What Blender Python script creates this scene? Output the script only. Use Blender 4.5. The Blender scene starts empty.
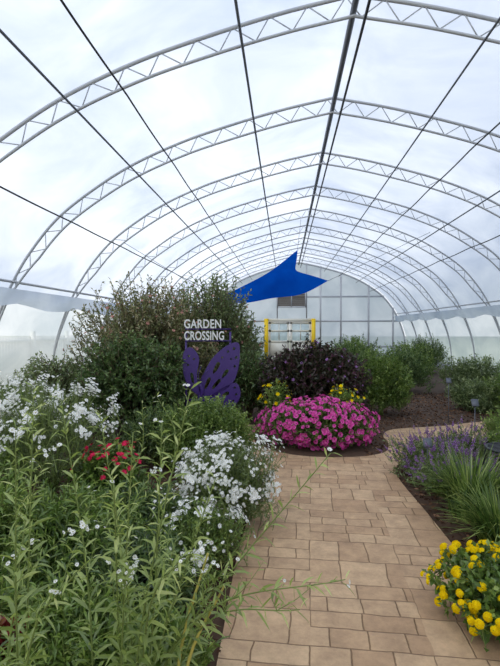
import bpy, math
import numpy as np
from mathutils import Vector, Matrix
rng = np.random.default_rng(11)
scene = bpy.context.scene
COL = scene.collection
scene.view_settings.view_transform = 'Standard'

def lin(r, g, b):
    def f(c):
        c = c/255.0
        return c/12.92 if c <= 0.04045 else ((c+0.055)/1.055)**2.4
    return (f(r), f(g), f(b), 1.0)

# ---------------------------------------------------------------- materials
def newmat(name):
    m = bpy.data.materials.new(name); m.use_nodes = True
    nt = m.node_tree; nt.nodes.clear()
    out = nt.nodes.new('ShaderNodeOutputMaterial')
    return m, nt, out

def plain(name, c, rough=0.5, metal=0.0, noise=0.0, nscale=20.0, bump=0.0):
    m, nt, out = newmat(name)
    p = nt.nodes.new('ShaderNodeBsdfPrincipled')
    p.inputs['Roughness'].default_value = rough
    p.inputs['Metallic'].default_value = metal
    p.inputs['Base Color'].default_value = c
    if noise > 0 or bump > 0:
        tc = nt.nodes.new('ShaderNodeTexCoord')
        n = nt.nodes.new('ShaderNodeTexNoise'); n.inputs['Scale'].default_value = nscale
        n.inputs['Detail'].default_value = 5
        nt.links.new(tc.outputs['Object'], n.inputs['Vector'])
        mx = nt.nodes.new('ShaderNodeMix'); mx.data_type = 'RGBA'
        mx.inputs[6].default_value = tuple(x*(1-noise) for x in c[:3])+(1,)
        mx.inputs[7].default_value = tuple(min(1, x*(1+noise)) for x in c[:3])+(1,)
        nt.links.new(n.outputs['Fac'], mx.inputs[0])
        nt.links.new(mx.outputs[2], p.inputs['Base Color'])
        if bump > 0:
            b = nt.nodes.new('ShaderNodeBump'); b.inputs['Strength'].default_value = bump
            nt.links.new(n.outputs['Fac'], b.inputs['Height'])
            nt.links.new(b.outputs[0], p.inputs['Normal'])
    nt.links.new(p.outputs[0], out.inputs[0])
    return m

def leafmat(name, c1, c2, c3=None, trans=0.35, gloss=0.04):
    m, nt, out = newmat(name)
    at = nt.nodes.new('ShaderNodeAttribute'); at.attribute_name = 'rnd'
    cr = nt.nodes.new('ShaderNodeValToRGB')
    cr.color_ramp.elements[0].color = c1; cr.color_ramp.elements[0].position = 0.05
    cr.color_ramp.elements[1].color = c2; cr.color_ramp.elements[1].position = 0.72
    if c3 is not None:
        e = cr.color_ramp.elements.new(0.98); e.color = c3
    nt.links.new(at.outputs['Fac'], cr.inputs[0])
    d = nt.nodes.new('ShaderNodeBsdfDiffuse'); t = nt.nodes.new('ShaderNodeBsdfTranslucent')
    g = nt.nodes.new('ShaderNodeBsdfGlossy'); g.inputs['Roughness'].default_value = 0.4
    g.inputs['Color'].default_value = (1, 1, 1, 1)
    nt.links.new(cr.outputs[0], d.inputs[0]); nt.links.new(cr.outputs[0], t.inputs[0])
    a = nt.nodes.new('ShaderNodeMixShader'); a.inputs[0].default_value = trans
    b = nt.nodes.new('ShaderNodeMixShader'); b.inputs[0].default_value = gloss
    nt.links.new(d.outputs[0], a.inputs[1]); nt.links.new(t.outputs[0], a.inputs[2])
    nt.links.new(a.outputs[0], b.inputs[1]); nt.links.new(g.outputs[0], b.inputs[2])
    nt.links.new(b.outputs[0], out.inputs[0])
    return m

def filmmat(name, tfac, c1, c2, scale=0.6, dif=.25, stretch=(1, .6, 1)):
    m, nt, out = newmat(name)
    tc = nt.nodes.new('ShaderNodeTexCoord')
    mp = nt.nodes.new('ShaderNodeMapping'); mp.inputs['Scale'].default_value = stretch
    nt.links.new(tc.outputs['Object'], mp.inputs['Vector'])
    n = nt.nodes.new('ShaderNodeTexNoise'); n.inputs['Scale'].default_value = scale
    n.inputs['Detail'].default_value = 7; n.inputs['Roughness'].default_value = 0.55
    n.inputs['Distortion'].default_value = .6
    nt.links.new(mp.outputs[0], n.inputs['Vector'])
    cr = nt.nodes.new('ShaderNodeValToRGB')
    cr.color_ramp.elements[0].position = 0.33; cr.color_ramp.elements[0].color = c1
    cr.color_ramp.elements[1].position = 0.67; cr.color_ramp.elements[1].color = c2
    nt.links.new(n.outputs['Fac'], cr.inputs[0])
    tr = nt.nodes.new('ShaderNodeBsdfTransparent'); tl = nt.nodes.new('ShaderNodeBsdfTranslucent')
    df = nt.nodes.new('ShaderNodeBsdfDiffuse')
    nt.links.new(cr.outputs[0], tl.inputs[0]); nt.links.new(cr.outputs[0], df.inputs[0])
    nt.links.new(cr.outputs[0], tr.inputs[0])
    a = nt.nodes.new('ShaderNodeMixShader'); a.inputs[0].default_value = dif
    nt.links.new(tl.outputs[0], a.inputs[1]); nt.links.new(df.outputs[0], a.inputs[2])
    b = nt.nodes.new('ShaderNodeMixShader'); b.inputs[0].default_value = tfac
    nt.links.new(a.outputs[0], b.inputs[1]); nt.links.new(tr.outputs[0], b.inputs[2])
    nt.links.new(b.outputs[0], out.inputs[0])
    return m

M = {}
M['steel'] = plain('galvanised_steel', lin(184, 186, 190), 0.5, 0.1, 0.1, 8)
M['steel_dark'] = plain('dark_steel', lin(96, 100, 108), 0.5, 0.2)
M['black'] = plain('black_cable', lin(22, 22, 26), 0.5)
M['film'] = filmmat('white_polyethylene', 0.12, lin(184, 193, 208), lin(222, 226, 232), 0.6, .15, (.8, .8, 1.3))
M['film_low'] = filmmat('side_curtain_plastic', 0.5, lin(200, 208, 212), lin(230, 233, 234), 1.2, .2)
M['poly'] = filmmat('twinwall_polycarbonate', 0.3, lin(190, 197, 204), lin(216, 220, 224), 0.8, .2)
M['yellow'] = plain('yellow_paint', lin(245, 205, 10), 0.4, 0, 0.05)
M['cream'] = plain('cream_door_paint', lin(225, 222, 208), 0.5, 0, 0.04)
M['glass'] = filmmat('door_glass', 0.5, lin(215, 225, 228), lin(232, 238, 240), 2)
M['louver'] = plain('louver_metal', lin(120, 112, 104), 0.5, 0.2, 0.1)
M['purple'] = plain('purple_powder_coat', lin(60, 34, 108), 0.4, 0, 0.08)
M['white'] = plain('white_letter_paint', lin(222, 222, 218), 0.5)
M['iron'] = plain('black_wrought_iron', lin(44, 46, 50), 0.45, 0.2, 0.1)
M['fence'] = plain('white_vinyl', lin(205, 205, 200), 0.5, 0, 0.05)
M['stem'] = plain('green_stem', lin(118, 134, 68), 0.6, 0, 0.2)
M['stem_yel'] = plain('yellow_stem', lin(190, 176, 84), 0.6, 0, 0.2)
M['bark'] = plain('brown_bark', lin(96, 78, 58), 0.9, 0, 0.3, 30, 0.3)
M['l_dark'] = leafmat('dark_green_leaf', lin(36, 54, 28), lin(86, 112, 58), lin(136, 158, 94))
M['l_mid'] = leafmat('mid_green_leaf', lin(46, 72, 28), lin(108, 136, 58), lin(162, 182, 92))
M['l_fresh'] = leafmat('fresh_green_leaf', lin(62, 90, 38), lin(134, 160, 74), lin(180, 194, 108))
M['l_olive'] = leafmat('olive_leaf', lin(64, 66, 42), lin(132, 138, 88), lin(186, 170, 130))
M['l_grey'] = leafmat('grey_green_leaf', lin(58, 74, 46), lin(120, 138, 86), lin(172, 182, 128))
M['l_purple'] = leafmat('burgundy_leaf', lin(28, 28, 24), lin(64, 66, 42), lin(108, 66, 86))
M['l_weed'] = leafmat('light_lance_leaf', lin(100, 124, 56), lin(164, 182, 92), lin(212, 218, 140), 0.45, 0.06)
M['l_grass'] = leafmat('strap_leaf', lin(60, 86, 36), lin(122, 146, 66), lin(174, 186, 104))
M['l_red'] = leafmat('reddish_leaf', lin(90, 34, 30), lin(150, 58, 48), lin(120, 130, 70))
M['f_white'] = leafmat('white_petal', lin(228, 228, 222), lin(252, 252, 248), None, 0.3, 0.0)
M['f_eye'] = plain('yellow_disc', lin(190, 170, 90), 0.7)
M['f_pink'] = leafmat('magenta_petal', lin(200, 50, 142), lin(234, 98, 180), lin(248, 150, 208), 0.3, 0.0)
M['f_pinkeye'] = plain('magenta_throat', lin(120, 20, 84), 0.7)
M['f_yel'] = leafmat('yellow_petal', lin(240, 196, 10), lin(252, 226, 30), None, 0.3, 0.0)
M['f_purp'] = leafmat('lavender_petal', lin(128, 84, 150), lin(186, 142, 200), None, 0.3, 0.0)
M['f_red'] = leafmat('red_petal', lin(186, 26, 64), lin(230, 60, 100), None, 0.3, 0.0)
M['f_rose'] = leafmat('dusty_rose_petal', lin(164, 108, 100), lin(202, 154, 140), None, 0.3, 0.0)

def sailmat():
    m, nt, out = newmat('blue_shade_cloth')
    d = nt.nodes.new('ShaderNodeBsdfDiffuse'); t = nt.nodes.new('ShaderNodeBsdfTranslucent')
    tc = nt.nodes.new('ShaderNodeTexCoord')
    w = nt.nodes.new('ShaderNodeTexNoise'); w.inputs['Scale'].default_value = 3
    nt.links.new(tc.outputs['Object'], w.inputs['Vector'])
    mx = nt.nodes.new('ShaderNodeMix'); mx.data_type = 'RGBA'
    mx.inputs[6].default_value = lin(6, 74, 178); mx.inputs[7].default_value = lin(10, 98, 210)
    nt.links.new(w.outputs['Fac'], mx.inputs[0])
    nt.links.new(mx.outputs[2], d.inputs[0]); nt.links.new(mx.outputs[2], t.inputs[0])
    a = nt.nodes.new('ShaderNodeMixShader'); a.inputs[0].default_value = 0.55
    nt.links.new(d.outputs[0], a.inputs[1]); nt.links.new(t.outputs[0], a.inputs[2])
    nt.links.new(a.outputs[0], out.inputs[0])
    return m
M['sail'] = sailmat()

def pathmat():
    """stamped ashlar: patches alternate between two running-bond block sizes"""
    m, nt, out = newmat('stamped_concrete')
    N = nt.nodes.new; Lk = nt.links.new
    tc = N('ShaderNodeTexCoord')
    nz = N('ShaderNodeTexNoise'); nz.inputs['Scale'].default_value = 4.0; nz.inputs['Detail'].default_value = 5
    Lk(tc.outputs['Object'], nz.inputs['Vector'])
    va = N('ShaderNodeVectorMath'); va.operation = 'SUBTRACT'; va.inputs[1].default_value = (0.5, 0.5, 0.5)
    Lk(nz.outputs['Color'], va.inputs[0])
    vs = N('ShaderNodeVectorMath'); vs.operation = 'SCALE'; vs.inputs['Scale'].default_value = 0.045
    Lk(va.outputs[0], vs.inputs[0])
    vadd = N('ShaderNodeVectorMath'); vadd.operation = 'ADD'
    Lk(tc.outputs['Object'], vadd.inputs[0]); Lk(vs.outputs[0], vadd.inputs[1])
    mp = N('ShaderNodeMapping'); mp.inputs['Rotation'].default_value = (0, 0, math.radians(3))
    Lk(vadd.outputs[0], mp.inputs['Vector'])
    def brick(w, h, off, sq, fr):
        br = N('ShaderNodeTexBrick')
        br.inputs['Scale'].default_value = 1.0
        br.inputs['Brick Width'].default_value = w
        br.inputs['Row Height'].default_value = h
        br.inputs['Mortar Size'].default_value = 0.0055
        br.inputs['Mortar Smooth'].default_value = 1.0
        br.offset = off; br.squash = sq; br.squash_frequency = fr
        br.inputs['Color1'].default_value = lin(202, 172, 138)
        br.inputs['Color2'].default_value = lin(178, 146, 114)
        br.inputs['Mortar'].default_value = lin(140, 112, 84)
        Lk(mp.outputs[0], br.inputs['Vector']); return br
    b1 = brick(.28, .15, .5, .7, 2); b2 = brick(.2, .30, .35, 1.5, 2)
    ck = N('ShaderNodeTexChecker'); ck.inputs['Scale'].default_value = 1/.6
    Lk(mp.outputs[0], ck.inputs['Vector'])
    mc = N('ShaderNodeMix'); mc.data_type = 'RGBA'
    Lk(ck.outputs['Fac'], mc.inputs[0]); Lk(b1.outputs['Color'], mc.inputs[6]); Lk(b2.outputs['Color'], mc.inputs[7])
    mf = N('ShaderNodeMix'); mf.data_type = 'FLOAT'
    Lk(ck.outputs['Fac'], mf.inputs[0]); Lk(b1.outputs['Fac'], mf.inputs[2]); Lk(b2.outputs['Fac'], mf.inputs[3])
    n2 = N('ShaderNodeTexNoise'); n2.inputs['Scale'].default_value = 6; n2.inputs['Detail'].default_value = 10
    n2.inputs['Roughness'].default_value = 0.78
    Lk(tc.outputs['Object'], n2.inputs['Vector'])
    cr = N('ShaderNodeValToRGB')
    cr.color_ramp.elements[0].position = 0.3; cr.color_ramp.elements[0].color = (0.64, 0.59, 0.55, 1)
    cr.color_ramp.elements[1].position = 0.68; cr.color_ramp.elements[1].color = (1.2, 1.16, 1.08, 1)
    Lk(n2.outputs['Fac'], cr.inputs[0])
    mx = N('ShaderNodeMix'); mx.data_type = 'RGBA'; mx.blend_type = 'MULTIPLY'; mx.inputs[0].default_value = 1
    Lk(mc.outputs[2], mx.inputs[6]); Lk(cr.outputs[0], mx.inputs[7])
    p = N('ShaderNodeBsdfPrincipled'); p.inputs['Roughness'].default_value = 0.7
    Lk(mx.outputs[2], p.inputs['Base Color'])
    ma = N('ShaderNodeMath'); ma.operation = 'MULTIPLY_ADD'; ma.inputs[1].default_value = -1.0
    Lk(mf.outputs[0], ma.inputs[0]); Lk(n2.outputs['Fac'], ma.inputs[2])
    b = N('ShaderNodeBump'); b.inputs['Strength'].default_value = 0.7; b.inputs['Distance'].default_value = 0.015
    Lk(ma.outputs[0], b.inputs['Height']); Lk(b.outputs[0], p.inputs['Normal'])
    Lk(p.outputs[0], out.inputs[0])
    return m
M['path'] = pathmat()
M['soil'] = plain('bark_soil', lin(80, 60, 46), 0.95, 0, 0.55, 14, 0.8)
M['chip'] = leafmat('bark_chip', lin(56, 40, 32), lin(114, 84, 64), lin(148, 116, 92), 0.0, 0.0)
M['grass'] = plain('lawn', lin(172, 178, 158), 0.95, 0, 0.12, 6)

# ---------------------------------------------------------------- geometry
def nrm(a):
    return a/np.maximum(np.linalg.norm(a, axis=-1, keepdims=True), 1e-9)

class Geo:
    def __init__(s): s.V = []; s.F = []; s.R = []; s.n = 0
    def add(s, V, Fs, mi=0, rnd=0.5):
        V = np.asarray(V, float).reshape(-1, 3)
        for F in Fs:
            s.F.append((np.asarray(F, dtype=np.int64)+s.n, mi))
        s.V.append(V)
        s.R.append(np.broadcast_to(np.asarray(rnd, float), (len(V),)).copy()); s.n += len(V)
    def mesh(s, name, mats, smooth=False):
        me = bpy.data.meshes.new(name)
        V = np.concatenate(s.V); R = np.concatenate(s.R)
        me.vertices.add(len(V)); me.vertices.foreach_set('co', V.astype(np.float32).ravel())
        lv = np.concatenate([f.ravel() for f, _ in s.F])
        tot = np.concatenate([np.full(len(f), f.shape[1]) for f, _ in s.F])
        mi = np.concatenate([np.full(len(f), m) for f, m in s.F])
        st = np.concatenate([[0], np.cumsum(tot)[:-1]])
        me.loops.add(len(lv)); me.loops.foreach_set('vertex_index', lv.astype(np.int32))
        me.polygons.add(len(tot)); me.polygons.foreach_set('loop_start', st.astype(np.int32))
        for m in mats: me.materials.append(M[m])
        me.polygons.foreach_set('material_index', mi.astype(np.int32))
        me.update(calc_edges=True)
        if smooth: me.polygons.foreach_set('use_smooth', np.ones(len(tot), dtype=bool))
        a = me.attributes.new('rnd', 'FLOAT', 'POINT'); a.data.foreach_set('value', R.astype(np.float32))
        return me
    def box(s, c, d, mi=0, rnd=0.5):
        c = np.array(c, float); d = np.array(d, float)/2
        V = np.array([[x, y, z] for x in (-1, 1) for y in (-1, 1) for z in (-1, 1)])*d+c
        F = [[0, 1, 3, 2], [4, 6, 7, 5], [0, 4, 5, 1], [2, 3, 7, 6], [0, 2, 6, 4], [1, 5, 7, 3]]
        s.add(V, [F], mi, rnd)
    def tube(s, pts, r0, r1=None, sides=6, mi=0, rnd=0.5):
        pts = np.asarray(pts, float); n = len(pts); r1 = r0 if r1 is None else r1
        T = nrm(np.gradient(pts, axis=0))
        up = np.array([0., 0, 1.]) if abs(T[0][2]) < 0.9 else np.array([0., 1., 0])
        A = [nrm(np.cross(T[0], up))]
        for i in range(1, n):
            a = A[-1]-T[i]*np.dot(A[-1], T[i]); A.append(nrm(a))
        A = np.array(A); B = np.cross(T, A)
        ang = np.linspace(0, 2*np.pi, sides, endpoint=False)
        r = np.linspace(r0, r1, n)[:, None, None]
        V = pts[:, None, :]+r*(A[:, None, :]*np.cos(ang)[None, :, None]+B[:, None, :]*np.sin(ang)[None, :, None])
        i = np.arange(n-1)[:, None]*sides; j = np.arange(sides)[None, :]; j2 = (j+1) % sides
        F = np.stack([i+j, i+j2, i+sides+j2, i+sides+j], -1).reshape(-1, 4)
        s.add(V.reshape(-1, 3), [F, [list(range(sides))[::-1]], [[(n-1)*sides+k for k in range(sides)]]], mi, rnd)
    def prisms(s, P0, P1, r, mi=0, rnd=0.5):
        n = len(P0); D = nrm(P1-P0)
        A = nrm(np.cross(D, np.array([0.3, 0.2, 1.0]))); B = np.cross(D, A)
        V = []
        for P, rr in ((P0, r), (P1, r*0.5)):
            for k in range(3):
                a = k*2.0944
                V.append(P+rr*(A*math.cos(a)+B*math.sin(a)))
        V = np.stack(V, 1).reshape(-1, 3)
        b = (np.arange(n)*6)[:, None]
        F = np.concatenate([b+np.array([[0, 1, 4, 3]]), b+np.array([[1, 2, 5, 4]]), b+np.array([[2, 0, 3, 5]])])
        s.add(V, [F], mi, rnd)
    def leaves(s, P, D, L, W, mi=0, rnd=0.5, droop=0.15, blade=False):
        n = len(P); D = nrm(D)
        L = np.broadcast_to(L, (n,))[:, None]; W = np.broadcast_to(W, (n,))[:, None]
        up = np.array([0, 0, 1.0])+rng.normal(0, 0.5, (n, 3))
        S = nrm(np.cross(D, up)); Nn = np.cross(S, D)
        Z = np.array([0, 0, 1.0])
        if not blade:
            V = np.stack([P, P+D*L*.45+S*W*.5+Nn*W*.18, P+D*L-Z*L*droop, P+D*L*.45-S*W*.5+Nn*W*.18], 1)
            b = (np.arange(n)*4)[:, None]
            F = [np.concatenate([b+np.array([[0, 1, 2]]), b+np.array([[0, 2, 3]])])]
            k = 4
        else:
            m1 = P+D*L*.33; m2 = P+D*L*.7-Z*L*droop*.4
            V = np.stack([P, m1+S*W*.5+Nn*W*.2, m1-S*W*.5+Nn*W*.2, m2+S*W*.38+Nn*W*.15, m2-S*W*.38+Nn*W*.15,
                          P+D*L-Z*L*droop, m1, m2], 1)
            b = (np.arange(n)*8)[:, None]
            F = [np.concatenate([b+np.array([[0, 1, 6]]), b+np.array([[0, 6, 2]]), b+np.array([[3, 5, 7]]), b+np.array([[7, 5, 4]])]),
                 np.concatenate([b+np.array([[1, 3, 7, 6]]), b+np.array([[6, 7, 4, 2]])])]
            k = 8
        R = np.repeat(np.broadcast_to(rnd, (n,)), k)
        s.add(V.reshape(-1, 3), F, mi, R)

def catmull(pts, k=8, closed=False):
    p = np.asarray(pts, float)
    if closed: q = np.concatenate([p[-1:], p, p[:2]])
    else: q = np.concatenate([2*p[:1]-p[1:2], p, 2*p[-1:]-p[-2:-1]])
    out = []
    for i in range(1, len(q)-2):
        for t in np.linspace(0, 1, k, endpoint=False):
            a, b, c, d = q[i-1], q[i], q[i+1], q[i+2]
            out.append(.5*((2*b)+(c-a)*t+(2*a-5*b+4*c-d)*t*t+(3*b-a-3*c+d)*t**3))
    if not closed: out.append(p[-1])
    return np.array(out)

def obj(name, me, parent=None, loc=(0, 0, 0)):
    o = bpy.data.objects.new(name, me); COL.objects.link(o); o.location = loc
    if parent is not None: o.parent = parent
    return o
def thing(name, label, cat, loc=(0, 0, 0), group=None):
    e = bpy.data.objects.new(name, None); COL.objects.link(e); e.location = loc
    e.empty_display_size = 0.1
    e['label'] = label; e['category'] = cat
    if group: e['group'] = group
    return e
def structure(name, me, label, cat):
    o = obj(name, me); o['kind'] = 'structure'; o['label'] = label; o['category'] = cat
    return o

# ---------------------------------------------------------------- greenhouse profile
EYE = 1.6; RX = 0.70; HW = 5.0; HH = 3.4
half = [(0, 1), (.15, .955), (.3, .897), (.45, .828), (.6, .735), (.72, .632), (.84, .5), (.93, .345), (.99, .2),
        (1.035, .05), (1.07, -.12), (1.085, -.3), (1.09, -.4706)]
left_c = catmull([(-u, f) for u, f in half[::-1]], 10)
right_c = left_c[::-1].copy(); right_c[:, 0] *= -1
prof = np.concatenate([left_c, right_c[1:]])
PX = RX+HW*prof[:, 0]; PZ = EYE+HH*prof[:, 1]; PF = prof[:, 1]
T2 = nrm(np.stack([np.gradient(PX), np.gradient(PZ)], 1))
NX, NZ = T2[:, 1], -T2[:, 0]      # inward normal
Y0, Y1 = -4.0, 24.8

def sheet(mask_fn, name, mat, label, cat, off):
    idx = np.where(mask_fn)[0]
    X = PX[idx]-NX[idx]*off; Z = PZ[idx]-NZ[idx]*off
    ys = np.arange(Y0, Y1+0.01, 1.1)
    ys[-1] = Y1
    V = np.array([[x, y, z] for y in ys for x, z in zip(X, Z)])
    n = len(idx); i = np.arange(len(ys)-1)[:, None]*n; j = np.arange(n-1)[None, :]
    F = np.stack([i+j, i+j+1, i+n+j+1, i+n+j], -1).reshape(-1, 4)
    g = Geo(); g.add(V, [F]); return structure(name, g.mesh(name, [mat], True), label, cat)
mid = np.arange(len(PX))
sheet(PF >= .13, 'ceiling', 'film', 'arched milky white plastic film roof cover', 'roof', .045)
sheet((PF <= .15) & (mid < len(PX)//2), 'wall_left', 'film_low', 'clear plastic roll-up side curtain wall', 'wall', .04)
sheet((PF <= .15) & (mid > len(PX)//2), 'wall_right', 'film_low', 'clear plastic roll-up side curtain wall', 'wall', .04)

g = Geo(); g.box(((RX), (Y0+Y1)/2, -.05), (HW*2.2, Y1-Y0, .1))
structure('floor', g.mesh('floor', ['soil']), 'dark brown bark-covered soil floor', 'floor')
g = Geo(); g.box((RX, 20, -.16), (160, 160, .1))
structure('ground', g.mesh('ground', ['grass']), 'pale grass ground outside the greenhouse', 'ground')

for nm, sx in (('baseboard_left', -1), ('baseboard_right', 1)):
    g = Geo(); g.box((RX+sx*HW*1.088, (Y0+Y1)/2, .12), (.05, Y1-Y0, .24))
    structure(nm, g.mesh(nm, ['steel']), 'grey base board along the side curtain', 'baseboard')

# trusses
gap = np.interp(PF, [-.25, .15, .35, 1], [.0, .05, .17, .21])
BX = PX+NX*gap; BZ = PZ+NZ*gap
def truss_meshes():
    g1 = Geo(); g1.tube(np.stack([PX, 0*PX, PZ], 1), .021, sides=7)
    m = PF > -.2
    g2 = Geo(); g2.tube(np.stack([BX[m], 0*BX[m], BZ[m]], 1), .017, sides=7)
    g3 = Geo()
    s = np.concatenate([[0], np.cumsum(np.hypot(np.diff(PX), np.diff(PZ)))])
    ss = np.arange(s[-1]*.13, s[-1]*.87, .2)
    for k in range(len(ss)-1):
        a, b = (PX, PZ), (BX, BZ)
        if k % 2: a, b = b, a
        p = np.array([np.interp(ss[k], s, a[0]), 0, np.interp(ss[k], s, a[1])])
        q = np.array([np.interp(ss[k+1], s, b[0]), 0, np.interp(ss[k+1], s, b[1])])
        g3.tube([p, q], .0075, sides=5)
    return g1.mesh('top_chord', ['steel'], True), g2.mesh('bottom_chord', ['steel'], True), g3.mesh('web', ['steel'])
tm = truss_meshes()
truss_y = [5.0+2.2*i for i in range(9)]
for y in truss_y:
    e = thing('roof_truss', 'galvanised steel arched truss with zigzag webbing', 'truss', (0, y, 0), 'arched roof trusses')
    for nm, me in zip(('top_chord', 'bottom_chord', 'web'), tm): obj(nm, me, e)

def at_u(u):
    return np.argmin(np.abs(prof[:, 0]-u))
def purlin(u, r, mat, gapf, label, name='purlin', sag=0):
    i = at_u(u)
    x = PX[i]+NX[i]*gap[i]*gapf+NX[i]*.02; z = PZ[i]+NZ[i]*gap[i]*gapf+NZ[i]*.02
    ys = np.linspace(Y0, Y1, 90)
    pts = np.stack([np.full_like(ys, x), ys, np.full_like(ys, z)-sag*np.abs(np.sin((ys-5.0)*np.pi/2.2))], 1)
    pts -= np.array([x, 0, z])
    g = Geo(); g.tube(pts, r, sides=6)
    o = obj(name, g.mesh(name, [mat]), None, (x, 0, z)); o['label'] = label; o['category'] = 'purlin' if name == 'purlin' else 'cable'
    o['group'] = 'lengthwise roof purlins and cables'
for u, r, m, gf in ((0, .034, 'steel_dark', 0.6), (-.235, .015, 'steel_dark', 1.0), (.27, .013, 'steel_dark', 1.0), (-.60, .013, 'steel_dark', 1.0), (.60, .013, 'steel_dark', 1.0)):
    purlin(u, r, m, gf, 'grey steel purlin running along the roof')
for u in (-.985, .985):
    purlin(u, .022, 'steel', .2, 'grey steel hip rail above the side curtain')
for u, s_ in ((-.50, 0.02), (-.82, .01), (.42, .02), (.74, .02), (.03, 0.0)):
    purlin(u, .011 if u != .03 else .016, 'black', 1.2, 'black cable strung under the roof trusses', 'cable', s_)

# hanging curtain flaps along the hip rails
for sx in (-1, 1):
    ys = np.linspace(2.8, Y1-.1, 150)
    x = RX+sx*(HW*.965); z = EYE+.60
    g = Geo(); rows = 6; V = []
    for k in range(rows):
        t = k/(rows-1)
        V.append(np.stack([.03*t*np.sin(ys*5.3+k)+sx*.02*t, ys, -t*(.22+.09*np.abs(np.sin((ys-5)*np.pi/2.2)))], 1))
    V = np.stack(V, 1).reshape(-1, 3)
    F = [[i*rows+j, i*rows+j+1, (i+1)*rows+j+1, (i+1)*rows+j] for i in range(len(ys)-1) for j in range(rows-1)]
    g.add(V, [F])
    o = obj('curtain_flap', g.mesh('curtain_flap', ['film'], True), None, (x, 0, z))
    o['label'] = 'gathered white plastic curtain hung along the hip rail'; o['category'] = 'curtain'; o['group'] = 'gathered side curtains'

# ---------------------------------------------------------------- end wall
DX0, DX1, DH = -1.06, 1.55, 2.08
yb = Y1
g = Geo()
xs = np.unique(np.concatenate([np.linspace(PX.min()+.02, PX.max()-.02, 60), [DX0, DX1]]))
up_i = np.where(PF >= -.2)[0]
def topz(x):
    li = np.argsort(PX[up_i]); return np.interp(x, PX[up_i][li], PZ[up_i][li])
for a, b in zip(xs[:-1], xs[1:]):
    z0 = DH if (a >= DX0-1e-6 and b <= DX1+1e-6) else 0
    za, zb = topz(a), topz(b)
    g.add([[a, yb, z0], [b, yb, z0], [b, yb, zb], [a, yb, za]], [[[0, 1, 2, 3]]])
structure('wall_back', g.mesh('wall_back', ['poly']), 'translucent polycarbonate end wall of the greenhouse', 'wall')
g = Geo()
for x in (-4.2, -2.7, 1.81, 2.84, 4.23, 5.45):
    zt = topz(x)
    g.box((x, yb-.05, zt/2), (.08, .07, zt))
for x in (-.4, 1.1):
    g.box((x, yb-.05, (DH+topz(x))/2), (.06, .06, topz(x)-DH))
for z in (.66, 1.95, 3.2):
    hw = PX[np.argmin(np.abs(PZ-z))]; l = RX-abs(hw-RX); r = RX+abs(hw-RX)
    if z < DH:
        g.box(((l+DX0)/2, yb-.05, z), (DX0-l, .06, .08)); g.box(((r+DX1)/2, yb-.05, z), (r-DX1, .06, .08))
    else: g.box(((l+r)/2, yb-.05, z), (r-l, .06, .08))
structure('trim_1', g.mesh('trim_1', ['steel']), 'grey steel framing bars of the end wall', 'trim')
g = Geo(); g.tube(np.stack([PX+NX*.05, 0*PX+yb-.06, PZ+NZ*.05], 1), .04, sides=6)
structure('trim_2', g.mesh('trim_2', ['steel'], True), 'grey steel end arch', 'trim')

# doors
door = thing('door_1', 'cream double doors in a bright yellow frame', 'door', ((DX0+DX1)/2, yb-.05, 0)); door['kind'] = 'structure'
w = DX1-DX0
g = Geo(); g.box((-w/2+.1, -.05, DH/2), (.2, .2, DH)); g.box((w/2-.1, -.05, DH/2), (.2, .2, DH))
obj('door_frame', g.mesh('door_frame', ['yellow']), door)
g = Geo(); g.box((0, 0, DH-.08), (w-.4, .12, .16))
obj('door_header', g.mesh('door_header', ['cream']), door)
for sx in (-1, 1):
    pw = (w-.4)/2-.02
    g = Geo(); cx = sx*(pw/2+.01)
    for dx in (-pw/2+.06, pw/2-.06): g.box((cx+dx, 0, .96), (.12, .05, 1.9))
    for z in (.1, .9, 1.45, 1.86): g.box((cx, 0, z), (pw, .05, .1))
    g.box((cx, 0, .5), (pw-.2, .03, .75)); g.box((cx, 0, 1.4), (.05, .04, .9))
    obj('door_panel', g.mesh('door_panel', ['cream']), door)
    g = Geo(); g.box((cx, .01, 1.4), (pw-.2, .012, .95))
    obj('door_glass', g.mesh('door_glass', ['glass']), door)

vent = thing('gable_vent', 'brown-grey louvered vent high on the end wall', 'vent', (.33, yb-.1, 2.68))
g = Geo()
for c, d in (((-.72, 0, .44), (.06, .1, .92)), ((.72, 0, .44), (.06, .1, .92)), ((0, 0, 0), (1.5, .1, .06)), ((0, 0, .88), (1.5, .1, .06)), ((0, 0, .44), (.05, .1, .88))): g.box(c, d)
obj('vent_frame', g.mesh('vent_frame', ['steel']), vent)
g = Geo()
for k in range(9):
    z = .08+k*.09
    g.add([[-.7, -.04, z-.045], [.7, -.04, z-.045], [.7, .03, z+.045], [-.7, .03, z+.045]], [[[0, 1, 2, 3]]])
obj('vent_louvers', g.mesh('vent_louvers', ['louver']), vent)

# fence outside
g = Geo()
for y in np.arange(3, 30, .16): g.box((-8.2, y, .62), (.03, .12, 1.4))
for y in np.arange(3, 30, 2.4): g.box((-8.15, y, .7), (.12, .12, 1.6))
for z in (.3, 1.2): g.box((-8.12, 16.5, z), (.05, 27, .09))
o = obj('fence', g.mesh('fence', ['fence'])); o['label'] = 'white board fence outside the plastic wall'; o['category'] = 'fence'

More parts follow.
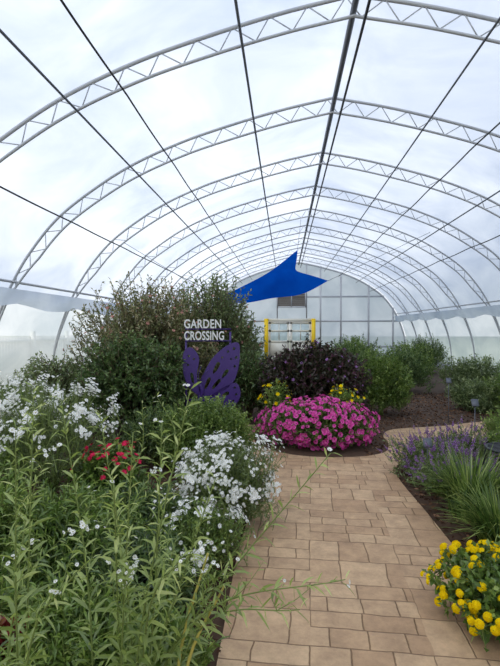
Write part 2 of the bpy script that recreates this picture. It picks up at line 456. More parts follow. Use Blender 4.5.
# ---------------------------------------------------------------- path
outl = [(-.4, -1.5), (-.33, .5), (-.32, 2.2), (-.33, 3.3), (-.28, 4.5), (-.26, 5.2), (-.5, 5.9), (-.95, 6.7), (-1.05, 7.8), (-.5, 7.8),
        (-.46, 7.0), (-.3, 6.35), (.2, 5.98), (.8, 5.96), (1.25, 6.2), (1.42, 6.7), (1.45, 7.2), (1.7, 7.65), (2.5, 7.95), (3.5, 8.4),
        (3.8, 7.6), (2.9, 6.95), (2.2, 6.5), (1.7, 6.15), (1.33, 5.7), (1.2, 5.2), (1.22, 4.1), (1.22, 3.15), (1.15, 2.4), (1.1, 1.5), (1.1, -1.5)]
o2 = catmull(outl, 5, True); n = len(o2)
import bmesh
bm = bmesh.new()
PT = .014
vt = [bm.verts.new((x, y, PT)) for x, y in o2]; vb = [bm.verts.new((x, y, -.01)) for x, y in o2]
f = bm.faces.new(vt); f.normal_update()
if f.normal.z < 0: f.normal_flip()
for i in range(n):
    j = (i+1) % n; bm.faces.new((vt[i], vb[i], vb[j], vt[j]))
bmesh.ops.triangulate(bm, faces=[f])
me = bpy.data.meshes.new('garden_path'); bm.to_mesh(me); bm.free(); me.materials.append(M['path'])
o = obj('garden_path', me); o['label'] = 'tan stamped concrete walkway with stone block pattern'; o['category'] = 'path'

def chips(n, x0, x1, y0, y1):
    P = np.stack([rng.uniform(x0, x1, n), rng.uniform(y0, y1, n), rng.uniform(.004, .02, n)], 1)
    D = rng.normal(0, 1, (n, 3)); D[:, 2] *= .2
    return P, D
g = Geo()
def inside(P):
    x, y = P[:, 0], P[:, 1]; c = np.zeros(len(P), bool)
    j = n-1
    for i in range(n):
        xi, yi, xj, yj = o2[i][0], o2[i][1], o2[j][0], o2[j][1]
        cond = ((yi > y) != (yj > y)) & (x < (xj-xi)*(y-yi)/(yj-yi+1e-12)+xi)
        c ^= cond; j = i
    return c
for nn, a in ((11000, (1.0, 4.2, 2, 12)), (4500, (-2.5, -.2, 1.2, 7))):
    P, D = chips(nn, *a); m = ~inside(P); P, D = P[m], D[m]
    g.leaves(P, D, rng.uniform(.03, .07, len(P)), rng.uniform(.015, .03, len(P)), 0, rng.random(len(P)), 0)
o = obj('bark_mulch', g.mesh('bark_mulch', ['chip'])); o['label'] = 'reddish-brown bark mulch chips on the beds'; o['category'] = 'mulch'; o['kind'] = 'stuff'

# ---------------------------------------------------------------- flowers templates
def petals(g, n, r0, r, w, mi, cup=0.1, rn=(0.2, .9)):
    for k in range(n):
        a = 2*math.pi*k/n+rng.uniform(-.06, .06); c, s = math.cos(a), math.sin(a)
        def p(rad, off, z): return [c*rad-s*off, s*rad+c*off, z]
        V = [p(r0, 0, 0), p(r*.6, -w/2, cup*r*.6), p(r, -w*.25, cup*r), p(r, w*.25, cup*r), p(r*.6, w/2, cup*r*.6)]
        g.add(V, [[[0, 1, 2, 3, 4]]], mi, rng.uniform(*rn))
def t_aster(s=.0125):
    g = Geo(); petals(g, 9, 0.001, s, s*.46, 0, .12)
    a = np.linspace(0, 2*np.pi, 6, endpoint=False)
    V = np.concatenate([np.stack([np.cos(a)*s*.2, np.sin(a)*s*.2, a*0+.001], 1), [[0, 0, s*.2]]])
    g.add(V, [[[k, (k+1) % 6, 6] for k in range(6)]], 1); return g
def t_petunia(s=.032):
    g = Geo(); a = np.linspace(0, 2*np.pi, 15, endpoint=False)
    rr = s*(1-.13*(np.cos(a*5) < -.5))
    R1 = np.stack([np.cos(a)*s*.2, np.sin(a)*s*.2, a*0-.002], 1); R2 = np.stack([np.cos(a)*rr, np.sin(a)*rr, a*0+s*.28+rng.normal(0, s*.05, 15)], 1)
    F = [[k, (k+1) % 15, 15+(k+1) % 15, 15+k] for k in range(15)]
    g.add(np.concatenate([R1, R2]), [F], 0, rng.uniform(.2, 1, 30))
    g.add(np.concatenate([R1, [[0, 0, -s*.8]]]), [[[k, 15, (k+1) % 15] for k in range(15)]], 1); return g
def t_lantana(s=.026):
    g = Geo()
    for k in range(16):
        th = k*2.399; ph = math.sqrt(k/16)*1.35
        d = np.array([math.cos(th)*math.sin(ph), math.sin(th)*math.sin(ph), math.cos(ph)])
        t = Geo(); petals(t, 5, 0, s*.38, s*.34, 0, .15)
        V = np.concatenate(t.V); q = Vector((0, 0, 1)).rotation_difference(Vector(d)).to_matrix()
        V = V@np.array(q).T+d*s*.8*np.array([1, 1, .7]); g.add(V, [np.concatenate([f for f, _ in t.F])], 0, rng.random(len(V)))
    g.tube([[0, 0, -s*.9], [0, 0, s*.5]], .002, sides=4, mi=1); return g
def t_spike(h=.13, mi_f=0):
    g = Geo(); g.tube([[0, 0, -.03], [0.004, 0, h*.5], [0, 0, h]], .0022, .001, sides=4, mi=1)
    N_ = 34; t = np.sort(rng.random(N_)); a = rng.uniform(0, 6.28, N_)
    P = np.stack([0*t, 0*t, h*(.1+.9*t)], 1); D = np.stack([np.cos(a), np.sin(a), .5+0*a], 1)
    g.leaves(P, D, .023*(1.15-t), .015*(1.2-t), 0, rng.random(N_)); return g
def t_simple(s=.022):
    g = Geo(); petals(g, 6, 0, s, s*.8, 0, .3); petals(g, 5, 0, s*.6, s*.5, 0, .7); return g
TEM = {}
def tem(key, g, mats):
    me = g.mesh('blossom', mats); V = np.concatenate(g.V); R = np.concatenate(g.R)
    TEM[key] = (me, V, g.F, R, mats)
tem('aster', t_aster(), ['f_white', 'f_eye'])
tem('aster_small', t_aster(.010), ['f_white', 'f_eye'])
tem('petunia', t_petunia(), ['f_pink', 'f_pinkeye'])
tem('lantana', t_lantana(), ['f_yel', 'stem'])
tem('yellow', t_simple(.028), ['f_yel'])
tem('red', t_simple(.026), ['f_red'])
tem('rose', t_simple(.02), ['f_rose'])
tem('purple', t_simple(.022), ['f_purp'])
tem('spike', t_spike(), ['f_purp', 'stem'])

def flowers(parent, key, P, Nn, s0=.8, s1=1.2, cap=100, name='blossom'):
    me, V, Fs, R, mats = TEM[key]
    base = np.array(parent.location)
    d = np.linalg.norm(P+base-np.array([0, 0, 1.6]), axis=1); order = np.argsort(d)
    P = P[order]; Nn = Nn[order]; g = Geo()
    for i in range(len(P)):
        q = Vector((0, 0, 1)).rotation_difference(Vector(Nn[i]).normalized()).to_matrix()
        q = q@Matrix.Rotation(rng.uniform(0, 6.28), 3, 'Z'); s = rng.uniform(s0, s1)
        if i < cap:
            o = bpy.data.objects.new(name, me); COL.objects.link(o); o.parent = parent
            o.matrix_local = Matrix.Translation(Vector(P[i]))@(q*s).to_4x4()
        else:
            VV = V@np.array(q).T*s+P[i]
            n0 = g.n; g.V.append(VV); g.R.append(R); g.n += len(VV)
            for f, mi in Fs: g.F.append((f+n0, mi))
    if g.n:
        o = obj(name+'s', g.mesh(name+'s', mats), parent); o['kind'] = 'stuff'

# ---------------------------------------------------------------- shrubs
def shrub(name, label, cat, loc, rx, ry, h, ntw, k, L, W, tw, leaf='l_mid', stem='stem', up=.5, inner=.55, lump=.13, zmin=-.6,
          group=None, nbranch=12, spread=.9, droop=.15):
    e = thing(name, label, cat, (loc[0], loc[1], 0 if len(loc) < 3 else loc[2]), group)
    th = rng.uniform(0, 2*np.pi, ntw); cz = rng.uniform(zmin, 1, ntw); s = np.sqrt(1-cz*cz)
    d = np.stack([s*np.cos(th), s*np.sin(th), cz], 1)
    r = 1-inner*rng.random(ntw)**1.5
    ph = rng.uniform(0, 6.28, 6)
    l = 1+lump*(np.sin(3*th+ph[0])*np.sin(4*cz+ph[1])+.8*np.sin(5*th+ph[2]+3*cz)+.6*np.sin(9*th+ph[3])*np.sin(8*cz+ph[4]))
    P = np.array([0, 0, .48*h])+d*np.array([rx, ry, .52*h])*(r*l)[:, None]
    P[:, 2] = np.maximum(P[:, 2], rng.uniform(.03, .1, ntw))
    t = nrm(d*.8+np.array([0, 0, up])+rng.normal(0, .35, (ntw, 3)))
    P1 = P; P0 = P-t*tw*rng.uniform(.7, 1.2, (ntw, 1)); P0[:, 2] = np.maximum(P0[:, 2], .02)
    uu = np.clip(np.linspace(.1, 1, k)[None, :]+rng.uniform(-.06, .06, (ntw, k)), 0, 1)
    LP = (P0[:, None, :]+(P1-P0)[:, None, :]*uu[..., None]).reshape(-1, 3)
    LD = (t[:, None, :]*.6+rng.normal(0, spread*.6, (ntw, k, 3))).reshape(-1, 3)
    n_ = len(LP)
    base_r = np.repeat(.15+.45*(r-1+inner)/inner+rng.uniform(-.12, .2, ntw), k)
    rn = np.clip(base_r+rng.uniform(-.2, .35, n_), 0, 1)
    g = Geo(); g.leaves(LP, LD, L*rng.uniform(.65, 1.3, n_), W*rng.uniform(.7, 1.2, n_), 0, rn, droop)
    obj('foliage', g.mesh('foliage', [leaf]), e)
    g = Geo(); g.prisms(P0, P1, .0035 if h < 1 else .005)
    for i in rng.choice(ntw, min(nbranch, ntw), replace=False):
        q = P0[i]; b = np.array([rng.normal(0, .04*rx), rng.normal(0, .04*ry), 0])
        m = (b+q)/2+np.array([0, 0, .12*h])-np.array([q[0], q[1], 0])*.12
        g.tube(catmull([b, m, q], 4), .012*h+.004, .004, sides=5)
    obj('stems', g.mesh('stems', [stem]), e)
    return e, P1, nrm(d*np.array([1, 1, .8])+np.array([0, 0, .25])), r, cz
def pick(P, N_, r, n, rmin=.8, zlo=None, clump=0):
    m = r > rmin
    if zlo is not None: m &= P[:, 2] > zlo
    idx = np.where(m)[0]
    if clump:
        cs = rng.choice(idx, clump); dd = np.min(np.linalg.norm(P[idx][:, None]-P[cs][None], axis=2), axis=1)
        w = np.exp(-(dd/.06)**2)+.03; idx = rng.choice(idx, n, p=w/w.sum())
    else: idx = rng.choice(idx, n, replace=len(idx) < n)
    jit = .022 if clump else .012
    return P[idx]+rng.normal(0, jit, (n, 3))+N_[idx]*.015, nrm(N_[idx]+rng.normal(0, .3, (n, 3))+np.array([0, -.25, .15]))

# tall shrubs
e, P, N_, r, cz = shrub('tall_shrub', 'tall airy olive shrub with dusty rose flower clusters', 'shrub', (-2.35, 8.1), 1.2, 1.1, 2.4, 2300, 14, .075, .028, .45, 'l_olive', 'bark', up=1.0, inner=.75, lump=.16, nbranch=24)
a, b = pick(P, N_, r, 150, .8, 1.2); flowers(e, 'rose', a, b, .8, 1.5)
e, P, N_, r, cz = shrub('tall_shrub', 'tall green shrub with arching branches behind the sign', 'shrub', (-1.4, 9.2), .95, .85, 2.55, 2000, 14, .08, .03, .45, 'l_grey', 'bark', up=1.0, inner=.75, lump=.18, nbranch=22)
a, b = pick(P, N_, r, 60, .8, 1.2); flowers(e, 'rose', a, b, .8, 1.4)
shrub('tall_shrub', 'leafy green shrub near the far doors', 'shrub', (-1.35, 11.6), .8, .8, 1.85, 1000, 12, .08, .035, .3, 'l_dark', 'bark', inner=.6)
shrub('rounded_shrub', 'low green shrub between the sign and the island', 'shrub', (-.62, 8.2), .45, .45, 1.2, 800, 12, .06, .028, .2, 'l_dark', 'bark', inner=.6)
shrub('rounded_shrub', 'dense dark green rounded shrub', 'shrub', (-2.05, 6.5), .85, .75, 1.5, 1900, 14, .06, .028, .2, 'l_dark', 'bark', up=.4, lump=.1)
shrub('rounded_shrub', 'grey-green bushy shrub by the side curtain', 'shrub', (-3.5, 7.2), .8, .8, 1.2, 1000, 12, .06, .026, .25, 'l_grey', 'bark')
shrub('rounded_shrub', 'low mid-green shrub by the side curtain', 'shrub', (-3.7, 5.6), .7, .8, .95, 800, 12, .06, .026, .22, 'l_mid', 'stem')
shrub('rounded_shrub', 'fine-leaved bright green mounded shrub beside the path', 'shrub', (-.86, 5.15), .56, .5, .86, 2000, 14, .034, .013, .16, 'l_mid', 'stem', lump=.08)
shrub('rounded_shrub', 'fine-leaved green shrub at the foot of the sign', 'shrub', (-1.5, 5.5), .42, .42, .7, 700, 12, .04, .015, .16, 'l_dark', 'stem', lump=.08)

def aster(label, loc, rx, h, ntw, nf, key='aster', leaf='l_grey', clump=0, zf=.3):
    e, P, N_, r, cz = shrub('white_aster', label, 'flowering plant', loc, rx, rx, h, ntw, 10, .035, .009, .2, leaf, 'stem', up=.7, lump=.14, group='white asters')
    a, b = pick(P, N_, r, nf, .78, h*zf, clump); flowers(e, key, a, b, .8, 1.3, 100)
aster('white aster mound spilling over the path edge', (-.46, 3.88), .43, .72, 1000, 1900, clump=60)
aster('green aster with scattered white flowers at the path edge', (-.6, 3.15), .36, .46, 600, 420, leaf='l_mid', clump=18)
aster('tall white aster with airy flower sprays', (-1.98, 3.9), .60, 1.14, 900, 1400, clump=55, zf=.6)
aster('tall white aster by the side curtain', (-2.75, 4.7), .6, 1.15, 700, 1300, clump=50, zf=.5)

e, P, N_, r, cz = shrub('red_geranium', 'low plant with red-pink blossoms', 'flowering plant', (-1.40, 3.75), .3, .3, .68, 380, 9, .05, .035, .12, 'l_mid')
a, b = pick(P, N_, r, 55, .8, .46); flowers(e, 'red', a, b, .7, 1.0)
shrub('coleus', 'small red-leaved bedding plant at soil level', 'plant', (-1.28, 1.95), .2, .2, .35, 160, 9, .06, .03, .1, 'l_red', 'stem')

for loc, rx, h, lf, lab in (((-1.35, 2.75), .5, .66, 'l_mid', 'leafy green perennial clump'), ((-.85, 2.5), .38, .5, 'l_dark', 'low leafy green perennial with narrow leaves'),
                            ((-1.9, 2.6), .5, .85, 'l_fresh', 'leafy light green perennial clump'), ((-.62, 2.0), .3, .40, 'l_mid', 'low green perennial at the path edge'),
                            ((-1.0, 3.3), .4, .5, 'l_dark', 'dark green perennial clump'), ((-2.6, 3.4), .55, .95, 'l_mid', 'bushy green perennial by the side curtain'),
                            ((-1.5, 2.15), .38, .5, 'l_mid', 'leafy green perennial clump'), ((-1.0, 2.1), .34, .42, 'l_fresh', 'low leafy green perennial with narrow leaves')):
    shrub('perennial_plant', lab, 'plant', loc, rx, rx, h, 700, 11, .06, .014, .2, lf, 'stem', up=.9, inner=.7, lump=.15, group='green perennials')

# island
e, P, N_, r, cz = shrub('petunia_mound', 'spreading mound of magenta-pink petunias', 'flowering plant', (.45, 6.66), .82, .64, .62, 1600, 9, .035, .018, .1, 'l_mid', 'stem', lump=.05, inner=.4, zmin=-.9)
a, b = pick(P, N_, r, 850, .8); flowers(e, 'petunia', a, b, .75, 1.2)
e, P, N_, r, cz = shrub('burgundy_shrub', 'dark burgundy-leaved shrub with purple flowers', 'shrub', (.47, 7.7), .84, .55, 1.36, 1900, 13, .075, .038, .25, 'l_purple', 'bark', up=.8, lump=.12)
a, b = pick(P, N_, r, 70, .8, .6); flowers(e, 'purple', a, b)
e, P, N_, r, cz = shrub('yellow_zinnia', 'yellow-flowered plant tucked in the island bed', 'flowering plant', (.82, 7.08), .32, .22, .76, 320, 9, .05, .025, .14, 'l_fresh')
a, b = pick(P, N_, r, 26, .8, .5); flowers(e, 'yellow', a, b)
e, P, N_, r, cz = shrub('yellow_zinnia', 'small yellow-flowered plant beside the burgundy shrub', 'flowering plant', (-.12, 7.1), .24, .22, .84, 200, 9, .05, .025, .14, 'l_fresh')
a, b = pick(P, N_, r, 20, .8, .5); flowers(e, 'yellow', a, b)
shrub('rounded_shrub', 'light green bushy shrub behind the island', 'shrub', (1.78, 9.0), .55, .5, 1.15, 1200, 12, .06, .022, .22, 'l_mid', 'stem', up=.8)
shrub('rounded_shrub', 'green bush beside the mulch bed', 'shrub', (1.25, 10.3), .6, .6, 1.3, 800, 12, .06, .025, .25, 'l_dark', 'stem')

# right-hand side
for loc, rx, h, lf in (((2.9, 12.3), .7, 1.1, 'l_dark'), ((3.6, 14.5), .8, 1.15, 'l_mid'), ((4.6, 12.0), .8, .95, 'l_grey'), ((2.0, 14.0), .7, 1.3, 'l_mid'),
                       ((4.6, 9.4), .7, .9, 'l_mid'), ((3.75, 9.6), .5, .62, 'l_grey'), ((4.9, 17.5), .9, 1.3, 'l_dark'), ((2.6, 18.5), 1.0, 1.3, 'l_dark')):
    shrub('border_shrub', 'bushy green shrub along the far border', 'shrub', loc, rx, rx, h, 800, 11, .07, .026, .25, lf, 'stem', up=.8, inner=.65, lump=.2, group='border shrubs')
for loc, rx, h, lf in (((3.0, 6.4), .45, .62, 'l_fresh'), ((4.0, 7.9), .5, .8, 'l_mid'), ((2.65, 5.7), .34, .5, 'l_mid'), ((2.0, 4.0), .36, .45, 'l_mid')):
    shrub('perennial_plant', 'green perennial in the bark mulch bed', 'plant', loc, rx, rx, h, 560, 10, .06, .016, .25, lf, 'stem', up=1.0, group='green perennials')
for loc, rx, h, nf in (((1.60, 5.3), .42, .42, 170), ((1.62, 4.8), .36, .40, 140), ((2.05, 5.75), .34, .42, 80)):
    e, P, N_, r, cz = shrub('catmint', 'lavender-purple flowering catmint edging the path', 'flowering plant', loc, rx, rx, h, 620, 10, .03, .016, .14, 'l_grey', 'stem', up=.8, lump=.2, group='catmint plants')
    a, b = pick(P, N_, r, nf, .8, .12); b = nrm(b*1.1+np.array([0, 0, .4])); flowers(e, 'spike', a, b, .6, 1.1, 100, 'flower_spike')

def grass(label, loc, r, h, n, mat='l_grass', w=.012):
    e = thing('strap_leaf_clump', label, 'plant', (loc[0], loc[1], 0), 'strap-leaved clumps')
    a = rng.uniform(0, 6.28, n); out = np.stack([np.cos(a), np.sin(a), 0*a], 1)
    b0 = out*rng.uniform(0, r*.45, n)[:, None]; reach = rng.uniform(.3, 1.1, n)*r; hh = rng.uniform(.6, 1.1, n)*h
    S = np.stack([-np.sin(a), np.cos(a), 0*a], 1); K = 7; V = []
    for k in range(K):
        t = k/(K-1)
        c = b0+out*(reach*t**1.6)[:, None]+np.array([0, 0, 1.])*(hh*(1.75*t-.95*t*t*(reach/r)))[:, None]*.8
        ww = w*(1-t**2.5)*.5+.0008
        V += [c-S*ww, c+S*ww]
    V = np.stack(V, 1).reshape(-1, 3); bb = (np.arange(n)*2*K)[:, None]
    F = np.concatenate([bb+np.array([[2*k, 2*k+1, 2*k+3, 2*k+2]]) for k in range(K-1)])
    g = Geo(); g.add(V, [F], 0, np.repeat(rng.random(n), 2*K)); obj('foliage', g.mesh('foliage', [mat]), e)
grass('arching strap-leaved green clump beside the catmint', (1.58, 4.2), .4, .5, 560)
grass('arching strap-leaved green clump near the yellow flowers', (1.58, 3.6), .38, .42, 520)

e, P, N_, r, cz = shrub('yellow_lantana', 'low mounded lantana with bright yellow flower clusters', 'flowering plant', (1.22, 2.66), .37, .4, .38, 700, 8, .045, .026, .1, 'l_mid', 'stem', inner=.5)
a, b = pick(P, N_, r, 170, .8); flowers(e, 'lantana', a, b, .7, 1.15)

# wrought iron garden chair (faces the path)
ch = thing('garden_chair', 'black wrought-iron garden chair with arched back among plants', 'chair', (2.2, 4.85, 0))
ch.rotation_euler = (0, 0, math.radians(20))
g = Geo()
g.tube(catmull([(.2, -.2, .42), (.23, -.2, .62), (.25, -.12, .78), (.255, 0, .82), (.25, .12, .78), (.23, .2, .62), (.2, .2, .42)], 6), .014, sides=7)
for y in (-.12, -.06, 0, .06, .12): g.tube([(.2, y, .42), (.25, y, .80-.6*y*y*4)], .006, sides=5)
g.tube([(.225, -.19, .58), (.225, .19, .58)], .007, sides=5)
obj('backrest', g.mesh('backrest', ['iron'], True), ch)
g = Geo(); a = np.linspace(0, 2*np.pi, 25)
g.tube(np.stack([.22*np.cos(a), .22*np.sin(a), 0*a+.42], 1), .013, sides=7)
for y in np.linspace(-.18, .18, 9): hx = math.sqrt(.22**2-y*y); g.box((0, y, .42), (2*hx, .02, .008))
obj('seat', g.mesh('seat', ['iron']), ch)
for x, y in ((-.16, -.15), (-.16, .15), (.17, -.15), (.17, .15)):
    g = Geo(); g.tube(catmull([(0, 0, .42), (x*.12, y*.12, .2), (x*.35, y*.35, 0)], 5), .011, .009, sides=6)
    obj('leg', g.mesh('leg', ['iron'], True), ch, (x, y, 0))

def plabel(loc, h, lab):
    e = thing('plant_label', lab, 'plant label', (loc[0], loc[1], 0), 'plant label stakes')
    g = Geo(); g.tube([[0, 0, 0], [0, .0, h]], .005, sides=6); obj('stake', g.mesh('stake', ['steel_dark']), e)
    V = np.array([[-.07, -.03, h-.03], [.07, -.03, h-.03], [.07, .03, h+.05], [-.07, .03, h+.05], [-.07, -.035, h-.024], [.07, -.035, h-.024], [.07, .025, h+.056], [-.07, .025, h+.056]])
    V[:, 0] *= .6; V[:, 1] *= .7
    g = Geo(); g.add(V, [[[0, 1, 2, 3], [4, 7, 6, 5], [0, 4, 5, 1], [1, 5, 6, 2], [2, 6, 7, 3], [3, 7, 4, 0]]]); obj('label_plate', g.mesh('label_plate', ['steel_dark']), e)
for l, h in (((2.3, 6.0), .68), ((2.75, 8.3), .7), ((1.42, 4.9), .44)): plabel(l, h, 'small grey plant label on a metal stake')

# ---------------------------------------------------------------- shade sail
A = np.array([.32, 12.5, 3.62]); B = np.array([-1.50, 10.5, 2.24]); C = np.array([1.02, 11.5, 2.72])
G_ = (A+B+C)/3; nn = 26; idx = {}; V = []
for i in range(nn+1):
    for j in range(nn+1-i):
        a, b = i/nn, j/nn; c = 1-a-b; p = a*A+b*B+c*C
        p = p+(G_-p)*(.30*4*a*b+.55*4*a*c)-np.array([0, 0, 1])*(.24*4*b*c*(1-a)+.05*4*b*c*math.sin(9*b))-np.array([0, 1, 0])*(.5*27*a*b*c)
        idx[i, j] = len(V); V.append(p-G_)
F = []
for i in range(nn):
    for j in range(nn-i):
        F.append([idx[i, j], idx[i+1, j], idx[i, j+1]])
        if j < nn-i-1: F.append([idx[i+1, j], idx[i+1, j+1], idx[i, j+1]])
sail = thing('shade_sail', 'bright blue fabric shade sail hung from the trusses', 'shade sail', tuple(G_))
g = Geo(); g.add(V, [F]); obj('sail_cloth', g.mesh('sail_cloth', ['sail'], True), sail)
for p, q in ((A, (.45, 13.8, 4.7)), (B, (-3.2, 9.4, 3.3)), (C, (3.4, 11.6, 3.85))):
    g = Geo(); g.tube([p-G_, np.array(q)-G_], .005, sides=5); obj('rope', g.mesh('rope', ['steel_dark']), sail)

# ---------------------------------------------------------------- butterfly sign
SX, SY = -1.02, 6.45
sign = thing('garden_sign', 'white-lettered sign above a purple metal butterfly', 'sign', (SX, SY, 0))
sign.rotation_euler = (0, 0, math.radians(6))
def eval_mesh(o, name, mats, parent, loc, rot=(math.pi/2, 0, 0)):
    COL.objects.link(o); bpy.context.view_layer.update()
    d = bpy.context.evaluated_depsgraph_get(); me = bpy.data.meshes.new_from_object(o.evaluated_get(d))
    bpy.data.objects.remove(o); me.materials.clear()
    for m in mats: me.materials.append(M[m])
    n_ = obj(name, me, parent, loc); n_.rotation_euler = rot; return n_
def text(body, size, loc, name='lettering', sx=1.0):
    cu = bpy.data.curves.new(name, 'FONT'); cu.body = body; cu.size = size; cu.extrude = .006; cu.offset = size*.02
    cu.align_x = 'CENTER'; cu.space_character = 1.05
    o = eval_mesh(bpy.data.objects.new('tmp', cu), name, ['white'], sign, loc); o.scale = (sx, 1, 1); return o
text('GARDEN', .165, (-.09, -.03, 1.60), sx=.74)
text('CROSSING', .165, (-.07, -.03, 1.44), sx=.66)
g = Geo()
for x in (-.32, .28): g.tube([[x, .02, 0], [x, .02, 1.55]], .014, sides=8)
obj('post', g.mesh('post', ['purple'], True), sign)
g = Geo(); g.box((-.02, .0, 1.585), (.62, .012, .016)); g.box((-.02, .0, 1.425), (.62, .012, .016)); g.box((-.02, .0, .62), (.62, .015, .03))
obj('crossbar', g.mesh('crossbar', ['purple']), sign)
def flat(polys, name, loc, ext=.008):
    cu = bpy.data.curves.new(name, 'CURVE'); cu.dimensions = '2D'; cu.fill_mode = 'BOTH'; cu.extrude = ext
    for pl in polys:
        pts = catmull(pl, 4, True); sp = cu.splines.new('POLY'); sp.points.add(len(pts)-1)
        for i, (x, y) in enumerate(pts): sp.points[i].co = (x, y, 0, 1)
        sp.use_cyclic_u = True
    return eval_mesh(bpy.data.objects.new('tmp', cu), name, ['purple'], sign, loc)
def cell(cx, cy, lx, ly, ang):
    a = math.radians(ang); P = [(-.5, 0), (-.2, .45), (.35, .5), (.5, 0), (.35, -.5), (-.2, -.45)]
    return [(cx+lx*x*math.cos(a)-ly*y*math.sin(a), cy+lx*x*math.sin(a)+ly*y*math.cos(a)) for x, y in P]
def spots(L): return [cell(x, y, s, s*.8, 45) for x, y, s in L]
upper = [(-.12, .05), (-.08, .3), (.06, .58), (.26, .76), (.42, .80), (.44, .62), (.41, .42), (.33, .24), (.1, .08)]
WO = (-.03, -.02, .6)
flat([upper, cell(.0, .25, .18, .045, 66), cell(.12, .46, .18, .05, 62), cell(.12, .24, .18, .045, 50), cell(.24, .38, .14, .045, 55)]
     + spots([(.36, .72, .04), (.28, .68, .035), (.39, .6, .04), (.37, .48, .035), (.32, .58, .035), (.2, .6, .03)]), 'wing', WO)
lower = [(-.12, .04), (.06, .1), (.26, .22), (.4, .25), (.45, .12), (.40, -.02), (.25, -.13), (.08, -.12), (-.04, -.05)]
flat([lower, cell(.1, .04, .13, .04, 20), cell(.24, .1, .12, .045, 28), cell(.17, -.04, .12, .04, -5)]
     + spots([(.37, .19, .035), (.39, .1, .035), (.35, .01, .035), (.27, -.05, .03)]), 'wing', WO)
rear = [(-.1, .1), (-.14, .35), (-.11, .6), (-.22, .74), (-.32, .66), (-.32, .4), (-.24, .2)]
flat([rear, cell(-.2, .32, .16, .04, 100)]+spots([(-.25, .62, .035), (-.18, .58, .03), (-.26, .5, .035)]), 'wing', (-.03, -.03, .6))
g = Geo(); g.tube(catmull([[-.2, 0, -.12], [-.12, 0, .02], [-.07, 0, .14], [-.1, 0, .24]], 5), .018, .028, sides=8)
g.tube(catmull([[-.1, 0, .24], [-.06, 0, .36], [.02, 0, .44]], 4), .005, sides=5); g.tube(catmull([[-.1, 0, .24], [-.12, 0, .37], [-.08, 0, .48]], 4), .005, sides=5)
obj('butterfly_body', g.mesh('butterfly_body', ['purple'], True), sign, (-.03, -.045, .6))

# ---------------------------------------------------------------- foreground wild stems
tips = [(-.297, 1.49, 1.406), (-.416, 1.6, 1.277), (-.484, 1.5, 1.266), (-.673, 1.7, 1.29), (-.89, 1.85, 1.315), (-.867, 1.6, 1.393), (-.816, 1.4, 1.30),
        (-.51, 1.4, 1.13), (.16, 1.7, 1.16), (.20, 1.6, .767), (.05, 1.6, .66), (-.233, 1.6, 1.093),
        (-.306, 1.4, .92), (-.627, 1.4, .865), (-.95, 1.75, 1.1), (-.7, 1.9, 1.0), (-.2, 1.8, .72)]
bases = [(-.78, 1.75), (-.95, 1.6), (-.62, 1.8)]
ents = []
for k, (bx, by) in enumerate(bases):
    e = thing('wild_aster', 'tall lanky plant with narrow light green leaves leaning over the path', 'plant', (bx, by, 0), 'lanky leaning plants')
    ents.append((e, Geo(), Geo(), [], []))
def stem(ent, P0, P1, r, leafL, dens, bow=.12, side=True, tipfl=3):
    e, gs, gl, fp, fn = ent
    m1 = P0+(P1-P0)*.4+np.array([0, 0, bow])*np.linalg.norm(P1-P0)+rng.normal(0, .015, 3)
    pts = catmull([P0, m1, P1], 9); gs.tube(pts, r, r*.35, sides=5)
    seg = np.linalg.norm(np.diff(pts, axis=0), axis=1); s = np.concatenate([[0], np.cumsum(seg)]); Ls = s[-1]
    n_ = int(Ls*dens); ss = np.linspace(Ls*.1, Ls, n_)
    Q = np.stack([np.interp(ss, s, pts[:, c]) for c in range(3)], 1); T = nrm(np.gradient(Q, axis=0))
    a = np.arange(n_)*2.4+rng.uniform(0, 6); X = nrm(np.cross(T, [0.2, .1, 1])); Yv = np.cross(T, X)
    D = T*rng.uniform(.6, 1.0, (n_, 1))+X*np.cos(a)[:, None]+Yv*np.sin(a)[:, None]
    f = ss/Ls; Lf = leafL*(1.1-.65*f)*rng.uniform(.8, 1.2, n_)
    gl.leaves(Q, D, Lf, Lf*.14, 0, np.clip(.35+.4*f+rng.uniform(-.25, .25, n_), 0, 1), .25, True)
    for _ in range(tipfl):
        fp.append(P1+rng.normal(0, .012, 3)); fn.append(nrm(T[-1]+rng.normal(0, .4, 3)+np.array([0, -.4, .2])))
    return pts, T
for i, tp in enumerate(tips):
    tp = np.array(tp); k = int(np.argmin([np.hypot(tp[0]-b[0]-.0, tp[1]-b[1]) for b in bases]))
    ent = ents[k]; b = np.array([bases[k][0], bases[k][1], 0]); P1 = tp-b
    P0 = rng.normal(0, .05, 3)*np.array([1, 1, 0])
    pts, T = stem(ent, P0, P1, .0048, .12, 46, bow=.06 if tp[2] > 1 else .22, tipfl=int(rng.integers(0, 3)))
    for _ in range(rng.integers(2, 5)):
        j = rng.integers(len(pts)//2, len(pts)-2); q = pts[j]
        d = nrm(T[min(j, len(T)-1)]*.8+rng.normal(0, .5, 3)+np.array([.15, 0, .35]))
        stem(ent, q, q+d*rng.uniform(.1, .26), .002, .06, 55, .04, tipfl=int(rng.integers(0, 5)))
for e, gs, gl, fp, fn in ents:
    obj('stems', gs.mesh('stems', ['stem'], True), e); obj('foliage', gl.mesh('foliage', ['l_weed']), e)
    if fp: flowers(e, 'aster_small', np.array(fp), np.array(fn), .6, 1.0, 100)

e = thing('yellow_cane', 'yellowish plant canes leaning beside the path', 'plant', (-.42, 1.75, 0))
for p in ([(-.02, 0, 0), (.03, .05, .4), (.12, .1, .72)], [(0.03, 0, 0), (.06, .02, .35), (.19, .05, .62)]):
    g = Geo(); g.tube(catmull(p, 6), .008, .004, sides=6); obj('stem', g.mesh('stem', ['stem_yel'], True), e)

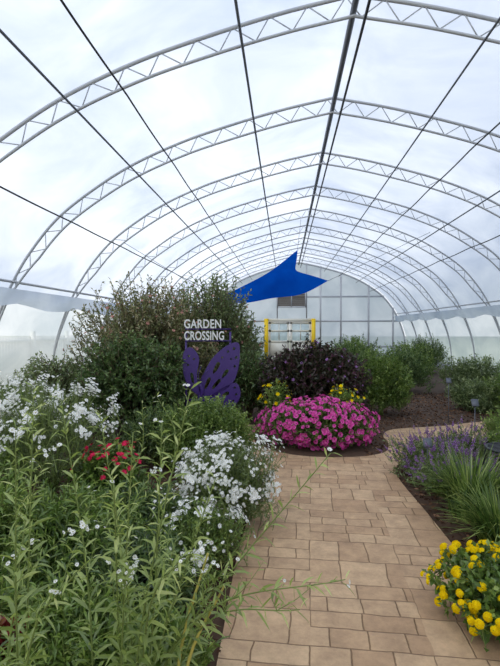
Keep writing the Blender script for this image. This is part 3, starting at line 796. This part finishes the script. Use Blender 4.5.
# ---------------------------------------------------------------- world, sun, camera
w = bpy.data.worlds.new('sky'); scene.world = w; w.use_nodes = True
nt = w.node_tree; nt.nodes.clear()
out = nt.nodes.new('ShaderNodeOutputWorld'); bg = nt.nodes.new('ShaderNodeBackground'); tc = nt.nodes.new('ShaderNodeTexCoord')
sp = nt.nodes.new('ShaderNodeSeparateXYZ'); nt.links.new(tc.outputs['Generated'], sp.inputs[0])
cr = nt.nodes.new('ShaderNodeValToRGB'); E = cr.color_ramp.elements
E[0].position = 0.0; E[0].color = (1.0, 1.0, 1.0, 1); E[1].position = .9; E[1].color = lin(184, 204, 232)
x_ = E.new(.25); x_.color = lin(232, 238, 246)
nt.links.new(sp.outputs['Z'], cr.inputs[0])
nz = nt.nodes.new('ShaderNodeTexNoise'); nz.inputs['Scale'].default_value = 2.2; nz.inputs['Detail'].default_value = 5
nt.links.new(tc.outputs['Generated'], nz.inputs['Vector'])
c2 = nt.nodes.new('ShaderNodeValToRGB'); c2.color_ramp.elements[0].position = .4; c2.color_ramp.elements[0].color = (.82, .86, .92, 1)
c2.color_ramp.elements[1].position = .65; c2.color_ramp.elements[1].color = (1.1, 1.1, 1.08, 1)
nt.links.new(nz.outputs['Fac'], c2.inputs[0])
mx = nt.nodes.new('ShaderNodeMix'); mx.data_type = 'RGBA'; mx.blend_type = 'MULTIPLY'; mx.inputs[0].default_value = 1
nt.links.new(cr.outputs[0], mx.inputs[6]); nt.links.new(c2.outputs[0], mx.inputs[7])
nt.links.new(mx.outputs[2], bg.inputs[0]); bg.inputs[1].default_value = 1.15
nt.links.new(bg.outputs[0], out.inputs[0])
sd = bpy.data.lights.new('sun', 'SUN'); sd.energy = 4.6; sd.angle = math.radians(25); sd.color = (1, .94, .85)
so = bpy.data.objects.new('sun', sd); COL.objects.link(so); so.rotation_euler = (math.radians(30), math.radians(-28), 0)

cd = bpy.data.cameras.new('camera'); cam = bpy.data.objects.new('camera', cd); COL.objects.link(cam)
cam.location = (0, 0, EYE); cam.rotation_euler = (math.radians(90-.6), 0, math.radians(4.17))
cd.sensor_fit = 'VERTICAL'; cd.sensor_height = 24; cd.lens = 24*480/666; cd.clip_start = .02; cd.clip_end = 300
scene.camera = cam
